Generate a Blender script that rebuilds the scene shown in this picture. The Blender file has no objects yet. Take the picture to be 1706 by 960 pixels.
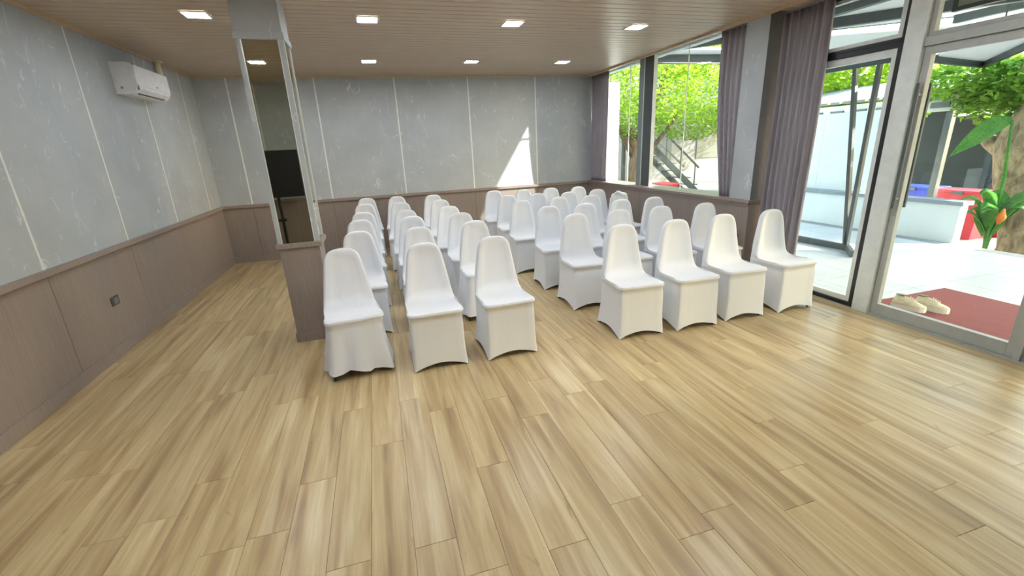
import bpy, bmesh, math, random
from mathutils import Vector, Matrix
random.seed(7)
SC = bpy.context.scene
COL = SC.collection
# ---------------------------------------------------------------- camera
yaw, pitch, roll = 0.27774, -0.30927, -0.04721
fw = Vector((math.sin(yaw)*math.cos(pitch), math.cos(yaw)*math.cos(pitch), math.sin(pitch)))
rt = Vector((math.cos(yaw), -math.sin(yaw), 0)); up = rt.cross(fw)
r2 = rt*math.cos(roll)+up*math.sin(roll); u2 = -rt*math.sin(roll)+up*math.cos(roll)
cd = bpy.data.cameras.new('camera'); cam = bpy.data.objects.new('camera', cd); COL.objects.link(cam)
m = Matrix.Identity(4)
for i in range(3): m[i][0] = r2[i]; m[i][1] = u2[i]; m[i][2] = -fw[i]
m[2][3] = 1.62
cam.matrix_world = m
cd.sensor_fit = 'HORIZONTAL'; cd.sensor_width = 36; cd.lens = 15.622; cd.clip_start = 0.02; cd.clip_end = 300
SC.camera = cam
# ---------------------------------------------------------------- sky, sun, exposure
SUN_D = Vector((-2.15, 1.0, -1.088)).normalized()
wd = bpy.data.worlds.new('sky'); SC.world = wd; wd.use_nodes = True
wn = wd.node_tree.nodes; wl = wd.node_tree.links
sky = wn.new('ShaderNodeTexSky'); sky.sky_type = 'NISHITA'; sky.sun_disc = False
sky.sun_elevation = math.asin(-SUN_D.z); sky.sun_rotation = math.atan2(-SUN_D.x, -SUN_D.y)
sky.air_density = 1.6; sky.dust_density = 3.0; sky.ozone_density = 1.0
wl.new(sky.outputs[0], wn['Background'].inputs[0]); wn['Background'].inputs[1].default_value = 0.68
sd = bpy.data.lights.new('sun', 'SUN'); sd.energy = 8.0; sd.angle = 0.009; sd.color = (1.0, 0.97, 0.93)
so = bpy.data.objects.new('sun', sd); COL.objects.link(so)
so.rotation_euler = SUN_D.to_track_quat('-Z', 'Y').to_euler(); so.location = (30, -14, 20)
vs = SC.view_settings
vs.view_transform = 'Standard'; vs.look = 'None'; vs.gamma = 1.0; vs.exposure = 1.12; vs.use_curve_mapping = False
LAMP = 54.0
# ---------------------------------------------------------------- materials
MATS = {}
def srgb(r, g, b):
    f = lambda c: (c/255/12.92) if c/255 <= .04045 else ((c/255+.055)/1.055)**2.4
    return (f(r), f(g), f(b), 1)
class NT:
    def __init__(s, name):
        s.m = bpy.data.materials.new(name); s.m.use_nodes = True; s.t = s.m.node_tree
        s.b = s.t.nodes['Principled BSDF']; s.out = s.t.nodes['Material Output']; MATS[name] = s.m
    def n(s, typ, **kw):
        nd = s.t.nodes.new('ShaderNode'+typ)
        for k, v in kw.items():
            if isinstance(k, str) and hasattr(nd, k): setattr(nd, k, v)
        return nd
    def l(s, a, b): s.t.links.new(a, b)
    def pos(s): return s.n('NewGeometry').outputs['Position']
    def mapping(s, vec, scale=(1,1,1), rot=(0,0,0), loc=None):
        mp = s.n('Mapping'); mp.inputs['Scale'].default_value = scale; mp.inputs['Rotation'].default_value = rot
        s.l(vec, mp.inputs['Vector'])
        if loc is not None: s.l(loc, mp.inputs['Location'])
        return mp.outputs[0]
    def noise(s, vec, scale=5, detail=4, rough=.5, dist=0):
        nd = s.n('TexNoise'); nd.inputs['Scale'].default_value = scale; nd.inputs['Detail'].default_value = detail
        nd.inputs['Roughness'].default_value = rough; nd.inputs['Distortion'].default_value = dist
        s.l(vec, nd.inputs['Vector']); return nd.outputs['Fac']
    def ramp(s, fac, stops):
        r = s.n('ValToRGB'); e = r.color_ramp.elements
        while len(e) < len(stops): e.new(.5)
        for i, (p, c) in enumerate(stops): e[i].position = p; e[i].color = c
        s.l(fac, r.inputs[0]); return r.outputs[0]
    def mix(s, fac, a, b, mode='MIX'):
        x = s.n('Mix', data_type='RGBA', blend_type=mode)
        for i, v in ((0, fac), (6, a), (7, b)):
            if isinstance(v, (int, float)): x.inputs[i].default_value = v
            elif isinstance(v, tuple): x.inputs[i].default_value = v
            else: s.l(v, x.inputs[i])
        return x.outputs[2]
    def math(s, op, a, b=None):
        x = s.n('Math', operation=op)
        for i, v in ((0, a), (1, b)):
            if v is None: continue
            if isinstance(v, (int, float)): x.inputs[i].default_value = v
            else: s.l(v, x.inputs[i])
        return x.outputs[0]
    def bump(s, h, strength=.2, dist=.01):
        bp = s.n('Bump'); bp.inputs['Strength'].default_value = strength; bp.inputs['Distance'].default_value = dist
        s.l(h, bp.inputs['Height']); s.l(bp.outputs[0], s.b.inputs['Normal'])
    def set(s, color=None, rough=.5, metal=0, spec=.5):
        if color is not None:
            if isinstance(color, tuple): s.b.inputs['Base Color'].default_value = color
            else: s.l(color, s.b.inputs['Base Color'])
        s.b.inputs['Roughness'].default_value = rough; s.b.inputs['Metallic'].default_value = metal
        s.b.inputs['Specular IOR Level'].default_value = spec
        return s.m
def plain(name, col, rough=.5, metal=0, spec=.5, var=.06, scale=12):
    k = NT(name); f = k.noise(k.pos(), scale, 3)
    d = tuple(c*(1-var) for c in col[:3])+(1,); e = tuple(min(1, c*(1+var)) for c in col[:3])+(1,)
    return k.set(k.ramp(f, [(.3, d), (.7, e)]), rough, metal, spec)
# grey marble-look wall board with short pale scratches
def marble(name, base):
    k = NT(name); p = k.pos()
    # drive the pattern by (x+y, z) so it lies in the wall surface
    sp = k.n('SeparateXYZ'); k.l(p, sp.inputs[0]); cb = k.n('CombineXYZ')
    k.l(k.math('ADD', sp.outputs[0], sp.outputs[1]), cb.inputs[0]); k.l(sp.outputs[2], cb.inputs[1])
    q = k.mapping(cb.outputs[0], (1, .42, 1), (0, 0, .5))
    f1 = k.noise(q, 3.6, 3, .55, .4)
    line = k.math('ABSOLUTE', k.math('SUBTRACT', f1, .5))
    vein = k.ramp(line, [(.0, (1, 1, 1, 1)), (.008, (0, 0, 0, 1))])
    q2 = k.mapping(cb.outputs[0], (1, .5, 1), (0, 0, .6))
    msk = k.ramp(k.noise(q2, 5.5, 2), [(.50, (0, 0, 0, 1)), (.58, (1, 1, 1, 1))])
    f2 = k.noise(k.mapping(cb.outputs[0], (1, .4, 1), (0, 0, .75)), 9.0, 2, .5, .3)
    v2 = k.ramp(k.math('ABSOLUTE', k.math('SUBTRACT', f2, .52)), [(.0, (.8, .8, .8, 1)), (.010, (0, 0, 0, 1))])
    m2 = k.ramp(k.noise(q2, 8.0, 2), [(.56, (0, 0, 0, 1)), (.64, (1, 1, 1, 1))])
    cloud = k.noise(cb.outputs[0], 2.2, 6, .6)
    c0 = k.ramp(cloud, [(.25, tuple(c*.9 for c in base[:3])+(1,)), (.75, tuple(c*1.08 for c in base[:3])+(1,))])
    vm = k.math('MAXIMUM', k.math('MULTIPLY', vein, msk), k.math('MULTIPLY', v2, m2))
    col = k.mix(k.math('MULTIPLY', vm, .75), c0, (.72, .73, .72, 1))
    return k.set(col, .5, 0, .3)
WALL = marble('grey_marble_board', srgb(176, 181, 184))
def woodpanel(name, c1, c2):
    k = NT(name); p = k.pos()
    f = k.noise(k.mapping(p, (60, 60, 2.2)), 1.6, 4, .6)
    g = k.noise(p, 1.5, 3)
    col = k.mix(k.math('MULTIPLY', g, .5), k.ramp(f, [(.3, c1), (.7, c2)]), c1)
    k.bump(f, .12, .002)
    return k.set(col, .45, 0, .4)
WAIN = woodpanel('taupe_wood_board', srgb(136, 123, 116), srgb(154, 141, 133))
JOINT = plain('white_joint', srgb(226, 228, 222), .5)
# vinyl oak planks
def oak():
    k = NT('oak_vinyl'); p = k.pos(); oi = k.n('ObjectInfo')
    rnd = oi.outputs['Random']
    off = k.n('CombineXYZ'); k.l(k.math('MULTIPLY', rnd, 37.0), off.inputs[0]); k.l(k.math('MULTIPLY', rnd, 91.0), off.inputs[1])
    v = k.n('VectorMath', operation='ADD'); k.l(p, v.inputs[0]); k.l(off.outputs[0], v.inputs[1]); v = v.outputs[0]
    big = k.noise(k.mapping(v, (15, 1.0, 1)), 1.0, 3, .5, .6)
    fine = k.noise(k.mapping(v, (95, 4.0, 1)), 1.0, 4, .65)
    knot = k.noise(k.mapping(v, (14, 4.5, 1)), 1.3, 2, .4, 1.2)
    c = k.ramp(big, [(.26, srgb(148, 121, 84)), (.42, srgb(180, 155, 110)), (.56, srgb(198, 176, 131)), (.74, srgb(216, 199, 156))])
    c = k.mix(k.math('MULTIPLY', k.ramp(fine, [(.35, (1, 1, 1, 1)), (.6, (0, 0, 0, 1))]), .22), c, srgb(150, 116, 82))
    c = k.mix(k.math('MULTIPLY', k.ramp(knot, [(.70, (0, 0, 0, 1)), (.80, (1, 1, 1, 1))]), .4), c, srgb(122, 92, 64))
    tone = k.ramp(rnd, [(0, (.88, .87, .86, 1)), (.5, (.96, .96, .955, 1)), (1, (1.04, 1.04, 1.035, 1))])
    c = k.mix(1.0, c, tone, 'MULTIPLY')
    k.bump(fine, .06, .001)
    return k.set(c, .31, 0, .62)
OAK = oak()
def ceilmat():
    k = NT('tan_ceiling_strip'); f = k.noise(k.mapping(k.pos(), (3, 40, 1)), 1.5, 4, .6)
    return k.set(k.ramp(f, [(.3, srgb(184, 163, 140)), (.7, srgb(203, 183, 160))]), .38, 0, .5)
CEIL = ceilmat()
CTRIM = plain('pale_oak_trim', srgb(205, 180, 145), .45)
DARK = plain('dark_groove', srgb(84, 70, 58), .7)
def fabric(name, col, wr=.35):
    k = NT(name); tc = k.n('TexCoord').outputs['Object']; oi = k.n('ObjectInfo').outputs['Random']
    f = k.noise(k.mapping(tc, (11, 11, 2.4)), 1.0, 1, .4, .5)
    g = k.noise(tc, 420, 2)
    h = k.math('ADD', k.math('MULTIPLY', f, 1.0), k.math('MULTIPLY', g, .03))
    k.bump(h, wr, .012)
    k.b.inputs['Sheen Weight'].default_value = .25
    return k.set(col, .6, 0, .35)
SPANDEX = fabric('white_spandex', (.74, .76, .80, 1), .13)
SPANDEX2 = fabric('white_loose_cloth', (.73, .75, .79, 1), .5)
def curtainmat():
    k = NT('grey_curtain'); f = k.noise(k.mapping(k.pos(), (90, 90, 1.5)), 2, 3)
    return k.set(k.ramp(f, [(.3, srgb(134, 129, 135)), (.7, srgb(164, 158, 165))]), .62, 0, .4)
CURT = curtainmat()
ALU = plain('grey_aluminium', srgb(172, 176, 172), .38, .1, .5)
ALUD = plain('dark_grey_metal', srgb(84, 92, 94), .45, .3)
BLACK = plain('black_frame', srgb(24, 26, 30), .4)
PLAST = plain('white_plastic', srgb(232, 233, 234), .35)
PLGREY = plain('grey_plastic', srgb(150, 152, 154), .5)
SCREEN = plain('black_screen', srgb(10, 11, 13), .5, var=.02)
STEEL = plain('bright_steel_strip', srgb(215, 218, 214), .3, .2)
MIR = NT('bronze_mirror').set((.62, .61, .50, 1), .015, 1.0)
MIRN = MATS['bronze_mirror'].node_tree
def glass(name, tint=(.93, .97, .96, 1)):
    k = NT(name); tr = k.n('BsdfTransparent'); tr.inputs[0].default_value = tint
    gl = k.n('BsdfGlossy'); gl.inputs['Roughness'].default_value = .0
    gl.inputs['Color'].default_value = (.9, .95, .95, 1)
    fr = k.n('Fresnel'); fr.inputs[0].default_value = 1.5
    mx = k.n('MixShader'); bf = k.n('NewGeometry').outputs['Backfacing']   # reflect once, at the entry face of the pane
    k.l(k.math('MULTIPLY', fr.outputs[0], k.math('SUBTRACT', 1.0, bf)), mx.inputs[0]); k.l(tr.outputs[0], mx.inputs[1]); k.l(gl.outputs[0], mx.inputs[2])
    k.l(mx.outputs[0], k.out.inputs['Surface']); k.t.nodes.remove(k.b)
    return k.m
GLASS = glass('clear_glass')
def emit(name, col, s):
    k = NT(name); k.set(col, .5)
    k.b.inputs['Emission Color'].default_value = col; k.b.inputs['Emission Strength'].default_value = s
    return k.m
LED = emit('led_diffuser', (.90, .95, 1, 1), LAMP)
TUBE = emit('fluorescent_tube', (.93, .9, 1, 1), 4.0)
def leafmat(name, c1, c2, tr=.55):
    k = NT(name); f = k.noise(k.pos(), 3.5, 3); g = k.noise(k.pos(), 40, 1)
    c = k.ramp(k.math('ADD', k.math('MULTIPLY', f, .6), k.math('MULTIPLY', g, .4)), [(.35, c1), (.65, c2)])
    k.set(c, .45, 0, .4); t = k.n('BsdfTranslucent'); k.l(c, t.inputs[0])
    mx = k.n('MixShader'); mx.inputs[0].default_value = tr
    k.l(k.b.outputs[0], mx.inputs[1]); k.l(t.outputs[0], mx.inputs[2]); k.l(mx.outputs[0], k.out.inputs['Surface'])
    return k.m
LEAF1 = leafmat('lime_leaf', srgb(120, 158, 34), srgb(176, 204, 62))
LEAF2 = leafmat('green_leaf', srgb(104, 152, 48), srgb(172, 206, 84))
LEAF3 = leafmat('banana_leaf', srgb(70, 130, 50), srgb(120, 180, 80), .4)
def bark(name, c1, c2):
    k = NT(name); f = k.noise(k.mapping(k.pos(), (6, 6, 3)), 1.6, 6, .65, .4); k.bump(f, .6, .03)
    return k.set(k.ramp(f, [(.35, c1), (.65, c2)]), .85)
BARK = bark('mottled_bark', srgb(110, 92, 70), srgb(190, 165, 130))
BARKD = bark('dark_bark', srgb(84, 66, 48), srgb(130, 105, 80))
def tilemat():
    k = NT('pale_porch_tile'); f = k.noise(k.pos(), 1.4, 4); return k.set(k.ramp(f, [(.3, srgb(186, 192, 196)), (.7, srgb(206, 210, 213))]), .35)
TILE = tilemat()
GROUT = plain('grey_grout', srgb(150, 152, 152), .8)
WPAINT = plain('white_paint', srgb(228, 233, 232), .7, var=.03, scale=2)
SOFFIT = plain('white_soffit', srgb(236, 238, 236), .7, var=.02)
COPING = plain('grey_coping', srgb(140, 150, 158), .6)
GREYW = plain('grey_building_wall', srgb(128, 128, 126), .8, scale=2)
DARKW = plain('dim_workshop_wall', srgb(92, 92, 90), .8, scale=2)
ROOFT = plain('grey_roof_tile', srgb(120, 122, 120), .7)
BLUE = plain('blue_plastic', srgb(42, 70, 190), .4)
RED = plain('red_plastic', srgb(205, 48, 62), .4)
ORANGE = plain('orange_board', srgb(214, 120, 40), .6)
SOIL = plain('grey_yard_ground', srgb(126, 124, 120), .9, scale=1.5, var=.12)
def matmat():
    k = NT('red_ribbed_mat'); w = k.n('TexWave'); w.inputs['Scale'].default_value = 22; w.bands_direction = 'X'
    k.l(k.mapping(k.pos(), (1, 1, 1), (0, 0, .6)), w.inputs['Vector']); k.bump(w.outputs['Fac'], .5, .006)
    return k.set(k.ramp(w.outputs['Fac'], [(.2, srgb(118, 54, 58)), (.8, srgb(148, 78, 82))]), .9)
MATM = matmat()
SHOEM = plain('cream_shoe_fabric', srgb(214, 206, 180), .7, var=.12, scale=40)
SOLEM = plain('white_rubber', srgb(226, 222, 210), .6)
FOOTM = plain('black_rubber', srgb(28, 24, 24), .6)
# ---------------------------------------------------------------- helpers
class MB:
    def __init__(s): s.v = []; s.f = []
    def box(s, x0, x1, y0, y1, z0, z1):
        b = len(s.v); s.v += [(x, y, z) for z in (z0, z1) for y in (y0, y1) for x in (x0, x1)]
        s.f += [tuple(b+i for i in q) for q in ((0,2,3,1),(4,5,7,6),(0,1,5,4),(2,6,7,3),(0,4,6,2),(1,3,7,5))]; return s
    def bar(s, a, b, w, h=None):
        a, b = Vector(a), Vector(b); h = h or w; d = (b-a).normalized()
        sx = d.cross(Vector((0,0,1)))
        if sx.length < 1e-4: sx = Vector((1,0,0))
        sx.normalize(); sz = sx.cross(d).normalized(); n = len(s.v)
        for p in (a, b):
            for i, j in ((-1,-1),(1,-1),(1,1),(-1,1)): s.v.append(tuple(p+sx*i*w/2+sz*j*h/2))
        s.f += [(n,n+3,n+2,n+1),(n+4,n+5,n+6,n+7)]+[(n+i,n+(i+1)%4,n+4+(i+1)%4,n+4+i) for i in range(4)]; return s
    def tube(s, pts, rad, seg=8, cap=True):
        pts = [Vector(p) for p in pts]; n0 = len(s.v)
        for i, p in enumerate(pts):
            d = (pts[min(i+1, len(pts)-1)]-pts[max(i-1, 0)]).normalized()
            a = d.cross(Vector((0, 1, .13))).normalized(); b = d.cross(a)
            r = rad[i] if isinstance(rad, (list, tuple)) else rad
            for k in range(seg):
                t = 2*math.pi*k/seg; s.v.append(tuple(p+a*math.cos(t)*r+b*math.sin(t)*r))
        for i in range(len(pts)-1):
            for k in range(seg):
                q = n0+i*seg; s.f.append((q+k, q+(k+1) % seg, q+seg+(k+1) % seg, q+seg+k))
        if cap:
            s.f.append(tuple(n0+k for k in range(seg))[::-1]); q = n0+(len(pts)-1)*seg; s.f.append(tuple(q+k for k in range(seg)))
        return s
    def prism(s, poly, z0, z1):
        n = len(poly); b = len(s.v)
        s.v += [(x, y, z0) for x, y in poly]+[(x, y, z1) for x, y in poly]
        s.f += [tuple(b+i for i in range(n))[::-1], tuple(b+n+i for i in range(n))]
        s.f += [(b+i, b+(i+1) % n, b+n+(i+1) % n, b+n+i) for i in range(n)]; return s
    def mesh(s, name, mat, smooth=False, bevel=0):
        me = bpy.data.meshes.new(name); me.from_pydata(s.v, [], s.f); me.update()
        bm = bmesh.new(); bm.from_mesh(me); bmesh.ops.recalc_face_normals(bm, faces=bm.faces)
        if bevel: bmesh.ops.bevel(bm, geom=bm.edges[:], offset=bevel, segments=2, affect='EDGES', profile=.5)
        bm.to_mesh(me); bm.free(); me.materials.append(mat)
        if smooth: me.polygons.foreach_set('use_smooth', [True]*len(me.polygons))
        return me
    def build(s, name, mat, parent=None, smooth=False, bevel=0):
        return link(name, s.mesh(name, mat, smooth, bevel), parent)
def link(name, me, parent=None, loc=None):
    o = bpy.data.objects.new(name, me); COL.objects.link(o)
    if parent: o.parent = parent
    if loc: o.location = loc
    return o
def tag(o, label=None, cat=None, group=None, kind=None):
    if label: o['label'] = label
    if cat: o['category'] = cat
    if group: o['group'] = group
    if kind: o['kind'] = kind
    return o
def empty(name, loc=(0, 0, 0), rz=0):
    o = bpy.data.objects.new(name, None); COL.objects.link(o); o.location = loc; o.rotation_euler = (0, 0, rz); return o
def struct(o, label, cat): return tag(o, label, cat, None, 'structure')
def BX(*a): return MB().box(*a)
# ---------------------------------------------------------------- room shell
XL, XR, YB, YF, H, RAIL, XD = -2.371, 3.955, 8.04, -0.32, 2.777, 0.92, 4.222
PW = 1.205
# floor with planks
floor = struct(BX(XL-.15, XD+.06, YF-.15, YB+.15, -.12, -.005).build('floor', DARK), 'oak coloured vinyl plank floor of the hall', 'floor')
PLW, PLL = .179, 1.225
def plank_mesh(L, w=PLW):
    g, c = .0005, .0012; x, y = w/2-g, L/2-g; mb = MB()
    mb.v = [(-x,-y,-.004),(x,-y,-.004),(x,y,-.004),(-x,y,-.004),(-x,-y,-c),(x,-y,-c),(x,y,-c),(-x,y,-c),(-x+c,-y+c,0),(x-c,-y+c,0),(x-c,y-c,0),(-x+c,y-c,0)]
    mb.f = [(8,9,10,11)]+[(a+i, a+(i+1) % 4, a+4+(i+1) % 4, a+4+i) for a in (0, 4) for i in range(4)]
    return mb.mesh('plank', OAK)
full = plank_mesh(PLL)
nx = int(math.ceil((XD-XL)/PLW))
rp = random.Random(3)
for i in range(nx):
    x0 = XL+i*PLW; w = min(PLW, XD-x0)
    y = YF-rp.uniform(0, PLL)
    while y < YB-.005:
        a, b = max(y, YF), min(y+PLL, YB); y += PLL
        if b-a < .02: continue
        me = full if (b-a > PLL-1e-4 and w > PLW-1e-4) else plank_mesh(b-a, w)
        link('plank', me, floor, (x0+w/2, (a+b)/2, 0))
# ceiling
ceil = struct(BX(XL-.15, XD+.1, YF-.15, YB+.15, H+.012, H+.2).build('ceiling', DARK), 'tan slatted ceiling', 'ceiling')
pitch_c = .1215
def strip_mesh():
    mb = MB(); L0, L1 = XL, XR+.25; hw = pitch_c/2
    prof = [(-hw, .011), (-hw+.004, .002), (-hw+.010, 0), (hw-.012, 0), (hw-.010, .006), (hw, .006), (hw, .011)]
    n = len(prof); mb.v = [(L0, y, z) for y, z in prof]+[(L1, y, z) for y, z in prof]
    mb.f = [(i, i+1, n+i+1, n+i) for i in range(n-1)]
    return mb.mesh('ceiling_strip', CEIL)
sm = strip_mesh(); y = YF+pitch_c/2
while y < YB:
    link('ceiling_strip', sm, ceil, (0, y, H)); y += pitch_c
BX(XL, XL+.028, YF, YB, H-.022, H).build('cornice', CTRIM, ceil)
BX(XL, XR, YB-.028, YB, H-.022, H).build('cornice', CTRIM, ceil)
BX(XR-.028, XR, YF, YB, H-.028, H+.01).build('cornice', CTRIM, ceil)
# walls of boards: axis 'y' = wall runs along y (left), 'x' = runs along x (back, front)
def board_wall(name, label, axis, plane, sgn, a0, a1, first):
    """plane: coordinate of the wall face, sgn: direction into the room"""
    def bx(u0, u1, d0, d1, z0, z1):
        p, q = sorted((plane+sgn*d0, plane+sgn*d1))
        return BX(p, q, u0, u1, z0, z1) if axis == 'y' else BX(u0, u1, p, q, z0, z1)
    w = struct(bx(a0-.15, a1+.15, -.15, -.012, -.1, H+.1).build(name, JOINT), label, 'wall')
    us = [a0]; u = first
    while u < a1-.05:
        if u > a0+.05: us.append(u)
        u += PW
    us.append(a1)
    for i in range(len(us)-1):
        g0 = 0 if i == 0 else .007; g1 = 0 if i == len(us)-2 else .007
        bx(us[i]+g0, us[i+1]-g1, -.012, 0, RAIL-.02, H).build('wall_board', WALL, w)
        g0 = 0 if i == 0 else .0025; g1 = 0 if i == len(us)-2 else .0025
        bx(us[i]+g0, us[i+1]-g1, -.012, .004, .0, RAIL-.02).build('wainscot_board', WAIN, w)
        if i: bx(us[i]-.0027, us[i]+.0027, -.012, -.002, .0, RAIL-.02).build('board_gap', DARK, w)
        if i: bx(us[i]-.010, us[i]+.010, -.012, .0015, RAIL, H-.02).build('joint_strip', JOINT, w)
    bx(a0, a1, 0, .035, RAIL-.045, RAIL).build('dado_rail', WAIN, w, bevel=.004)
    side = name.split('_')[1]
    struct(bx(a0, a1, .004, .018, 0, .10).build('baseboard_'+side, WAIN, None, bevel=.003), 'taupe skirting board along the %s wall' % side, 'baseboard')
    return w
board_wall('wall_left', 'left wall of pale grey boards above taupe wainscot', 'y', XL, 1, YF, YB, 3.935-3*PW-.0)
board_wall('wall_back', 'back wall of grey boards with white joints above taupe wainscot', 'x', YB, -1, XL, XR+.2, -1.932)
board_wall('wall_front', 'front wall of grey boards above taupe wainscot, seen in the column mirror', 'x', YF, 1, XL, XR+.3, -1.7)
# right wall: wainscot under the window, pier, sill
Y0P, Y1P = 4.05, 4.36
wr = struct(BX(XR+.012, 4.30, Y0P, YB+.15, -.1, RAIL-.03).build('wall_right', WAIN), 'right wall, taupe wainscot under the window and grey pier', 'wall')
us = [Y0P, 5.05, 6.255, 7.46, YB]
for i in range(4):
    BX(XR-.004, XR+.012, us[i]+(.0025 if i else 0), us[i+1]-(.0025 if i < 3 else 0), 0, RAIL-.03).build('wainscot_board', WAIN, wr)
    if i: BX(XR+.002, XR+.013, us[i]-.0027, us[i]+.0027, 0, RAIL-.03).build('board_gap', DARK, wr)
BX(XR-.035, 4.30, Y0P-.02, YB, RAIL-.03, RAIL+.004).build('sill', WAIN, wr, bevel=.004)
BX(XR-.02, XR-.003, Y0P, YB, RAIL-.06, RAIL-.03).build('dado_rail', WAIN, wr)
BX(XR, 4.30, Y0P, Y1P, RAIL+.004, H+.02).build('pier', WALL, wr)
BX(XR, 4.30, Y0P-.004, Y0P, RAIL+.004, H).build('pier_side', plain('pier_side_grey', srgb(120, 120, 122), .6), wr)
struct(BX(XR-.018, XR-.004, Y0P, YB-.018, 0, .10).build('baseboard_right', WAIN, None, bevel=.003), 'taupe skirting board under the window', 'baseboard')
# window
w1 = struct(empty('window_1', (4.12, 6.2, RAIL)), 'large frameless window looking out on a lime green tree', 'window')
def wch(name, mb, mat):
    o = mb.build(name, mat); o.parent = w1; o.matrix_parent_inverse = w1.matrix_world.inverted(); o.location = -w1.location; o.matrix_parent_inverse = Matrix.Identity(4); return o
js = [Y1P, 5.50, 6.215, 6.42, 6.93, YB]
for a, b in zip(js[:-1], js[1:]):
    wch('pane', BX(4.116, 4.124, a+.003, b-.003, RAIL+.004, H+.01), GLASS)
for j in (5.50, 6.93): wch('silicone_joint', BX(4.113, 4.127, j-.004, j+.004, RAIL+.004, H), JOINT)
wch('mullion', BX(4.06, 4.115, 6.445, 6.57, RAIL+.004, H), plain('grey_green_mullion', srgb(128, 140, 138), .5))
wch('joint_strip', BX(4.06, 4.115, 6.425, 6.445, RAIL+.004, H), JOINT)
wch('mullion', BX(4.06, 4.115, 6.20, 6.425, RAIL+.004, H), ALUD)
wch('joint_strip', BX(4.06, 4.115, 6.19, 6.20, RAIL+.004, H), JOINT)
wch('window_head', BX(4.08, 4.30, Y1P, YB+.1, H, H+.2), WPAINT)
# ---------------------------------------------------------------- door wall
dw = struct(BX(XD-.05, XD+.06, YF-.15, Y0P+.3, H-.02, H+.25).build('trim_1', ALU), 'aluminium head above the glass doors', 'trim')
def frame(name, y0, y1, z0, z1, label, wv, wh, mat, thick=.05, xoff=0, outer=None, ow=.045, handle=False):
    d = struct(empty(name, (XD, (y0+y1)/2, z0)), label, 'door' if name.startswith('door') else 'window')
    cx, cy = XD, (y0+y1)/2
    def ch(nm, x0, x1, a, b, c, e, mt, bev=.003):
        return BX(x0-cx, x1-cx, a-cy, b-cy, c-z0, e-z0).build(nm, mt, d, bevel=bev)
    A0, A1, B0, B1 = y0, y1, z0, z1
    if outer:
        ch('surround', XD-.045, XD+.045, y0, y0+ow, z0, z1, outer); ch('surround', XD-.045, XD+.045, y1-ow, y1, z0, z1, outer)
        ch('surround', XD-.045, XD+.045, y0+ow, y1-ow, z0, z0+ow*.8, outer); ch('surround', XD-.045, XD+.045, y0+ow, y1-ow, z1-ow, z1, outer)
        A0 += ow; A1 -= ow; B0 += ow*.8; B1 -= ow
    x0, x1 = XD-thick/2+xoff, XD+thick/2+xoff
    ch('stile', x0, x1, A0, A0+wv, B0, B1, mat); ch('stile', x0, x1, A1-wv, A1, B0, B1, mat)
    ch('rail', x0, x1, A0+wv, A1-wv, B0, B0+wh[0], mat); ch('rail', x0, x1, A0+wv, A1-wv, B1-wh[1], B1, mat)
    ch('pane', XD-.004+xoff, XD+.004+xoff, A0+wv, A1-wv, B0+wh[0], B1-wh[1], GLASS, 0)
    if handle:
        hy = y1-.035
        ch('pull_handle', x0-.05, x0-.03, hy-.012, hy+.012, .97, 1.945, ALUD)
        ch('pull_handle', x1+.03, x1+.05, hy-.012, hy+.012, .97, 1.945, ALUD)
        for z in (1.05, 1.86): ch('handle_bracket', x0-.03, x0, hy-.006, hy+.006, z-.008, z+.008, ALU, 0)
        ch('lock', x0-.008, x0, hy-.018, hy+.018, .90, .94, PLGREY)
    return d
ALUL = plain('pale_aluminium', srgb(214, 220, 218), .38, .05)
frame('door_1', 2.895, 3.86, .012, 2.285, 'fixed glass panel in black surround beside the grey curtain', .05, (.05, .06), ALUL, outer=BLACK)
frame('window_2', 2.895, 3.86, 2.285, H-.02, 'fanlight above the black framed glass panel', .05, (.035, .03), ALUL, outer=BLACK, ow=.03)
post = struct(BX(XD-.06, XD+.06, 2.752, 2.893, 0, H-.02).build('trim_2', ALUL, None, bevel=.006), 'pale aluminium post between the two glass doors', 'trim')
frame('door_2', 1.74, 2.748, .012, 2.205, 'sliding glass door with long pull handle, red mat outside', .052, (.10, .055), ALU, handle=True, xoff=.0)
frame('window_3', 1.74, 2.748, 2.275, H-.02, 'fanlight above the sliding glass door', .035, (.03, .03), ALU)
BX(XD-.05, XD+.05, 1.70, 2.75, 2.207, 2.273).build('trim_3', ALU, None, bevel=.004); struct(bpy.data.objects['trim_3'], 'aluminium transom bar over the sliding door', 'trim')
frame('door_3', .70, 1.70, .012, 2.205, 'neighbouring glass door right of the sliding door', .052, (.10, .055), ALU)
frame('window_4', .70, 1.70, 2.275, H-.02, 'fanlight over the neighbouring glass door', .035, (.03, .03), ALU)
BX(XD-.05, XD+.05, .66, 1.70, 2.207, 2.273).build('trim_4', ALU, None, bevel=.004); struct(bpy.data.objects['trim_4'], 'aluminium transom bar over the neighbouring door', 'trim')
frame('door_4', -.32, .66, .012, 2.75, 'tall fixed glass panel beside the camera position', .05, (.1, .06), ALU)
struct(BX(XD-.05, XD+.06, 1.70, 1.738, 0, H-.02).build('trim_5', ALU), 'aluminium post at the near edge of the sliding door', 'trim')
struct(BX(XD-.05, XD+.05, .66, .698, 0, H-.02).build('trim_6', ALU), 'aluminium post farther along the glass front', 'trim')
struct(BX(XD-.055, XD+.065, YF, 4.05, -.02, .010).build('trim_7', ALU), 'low aluminium threshold under the glass doors', 'trim')
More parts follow.
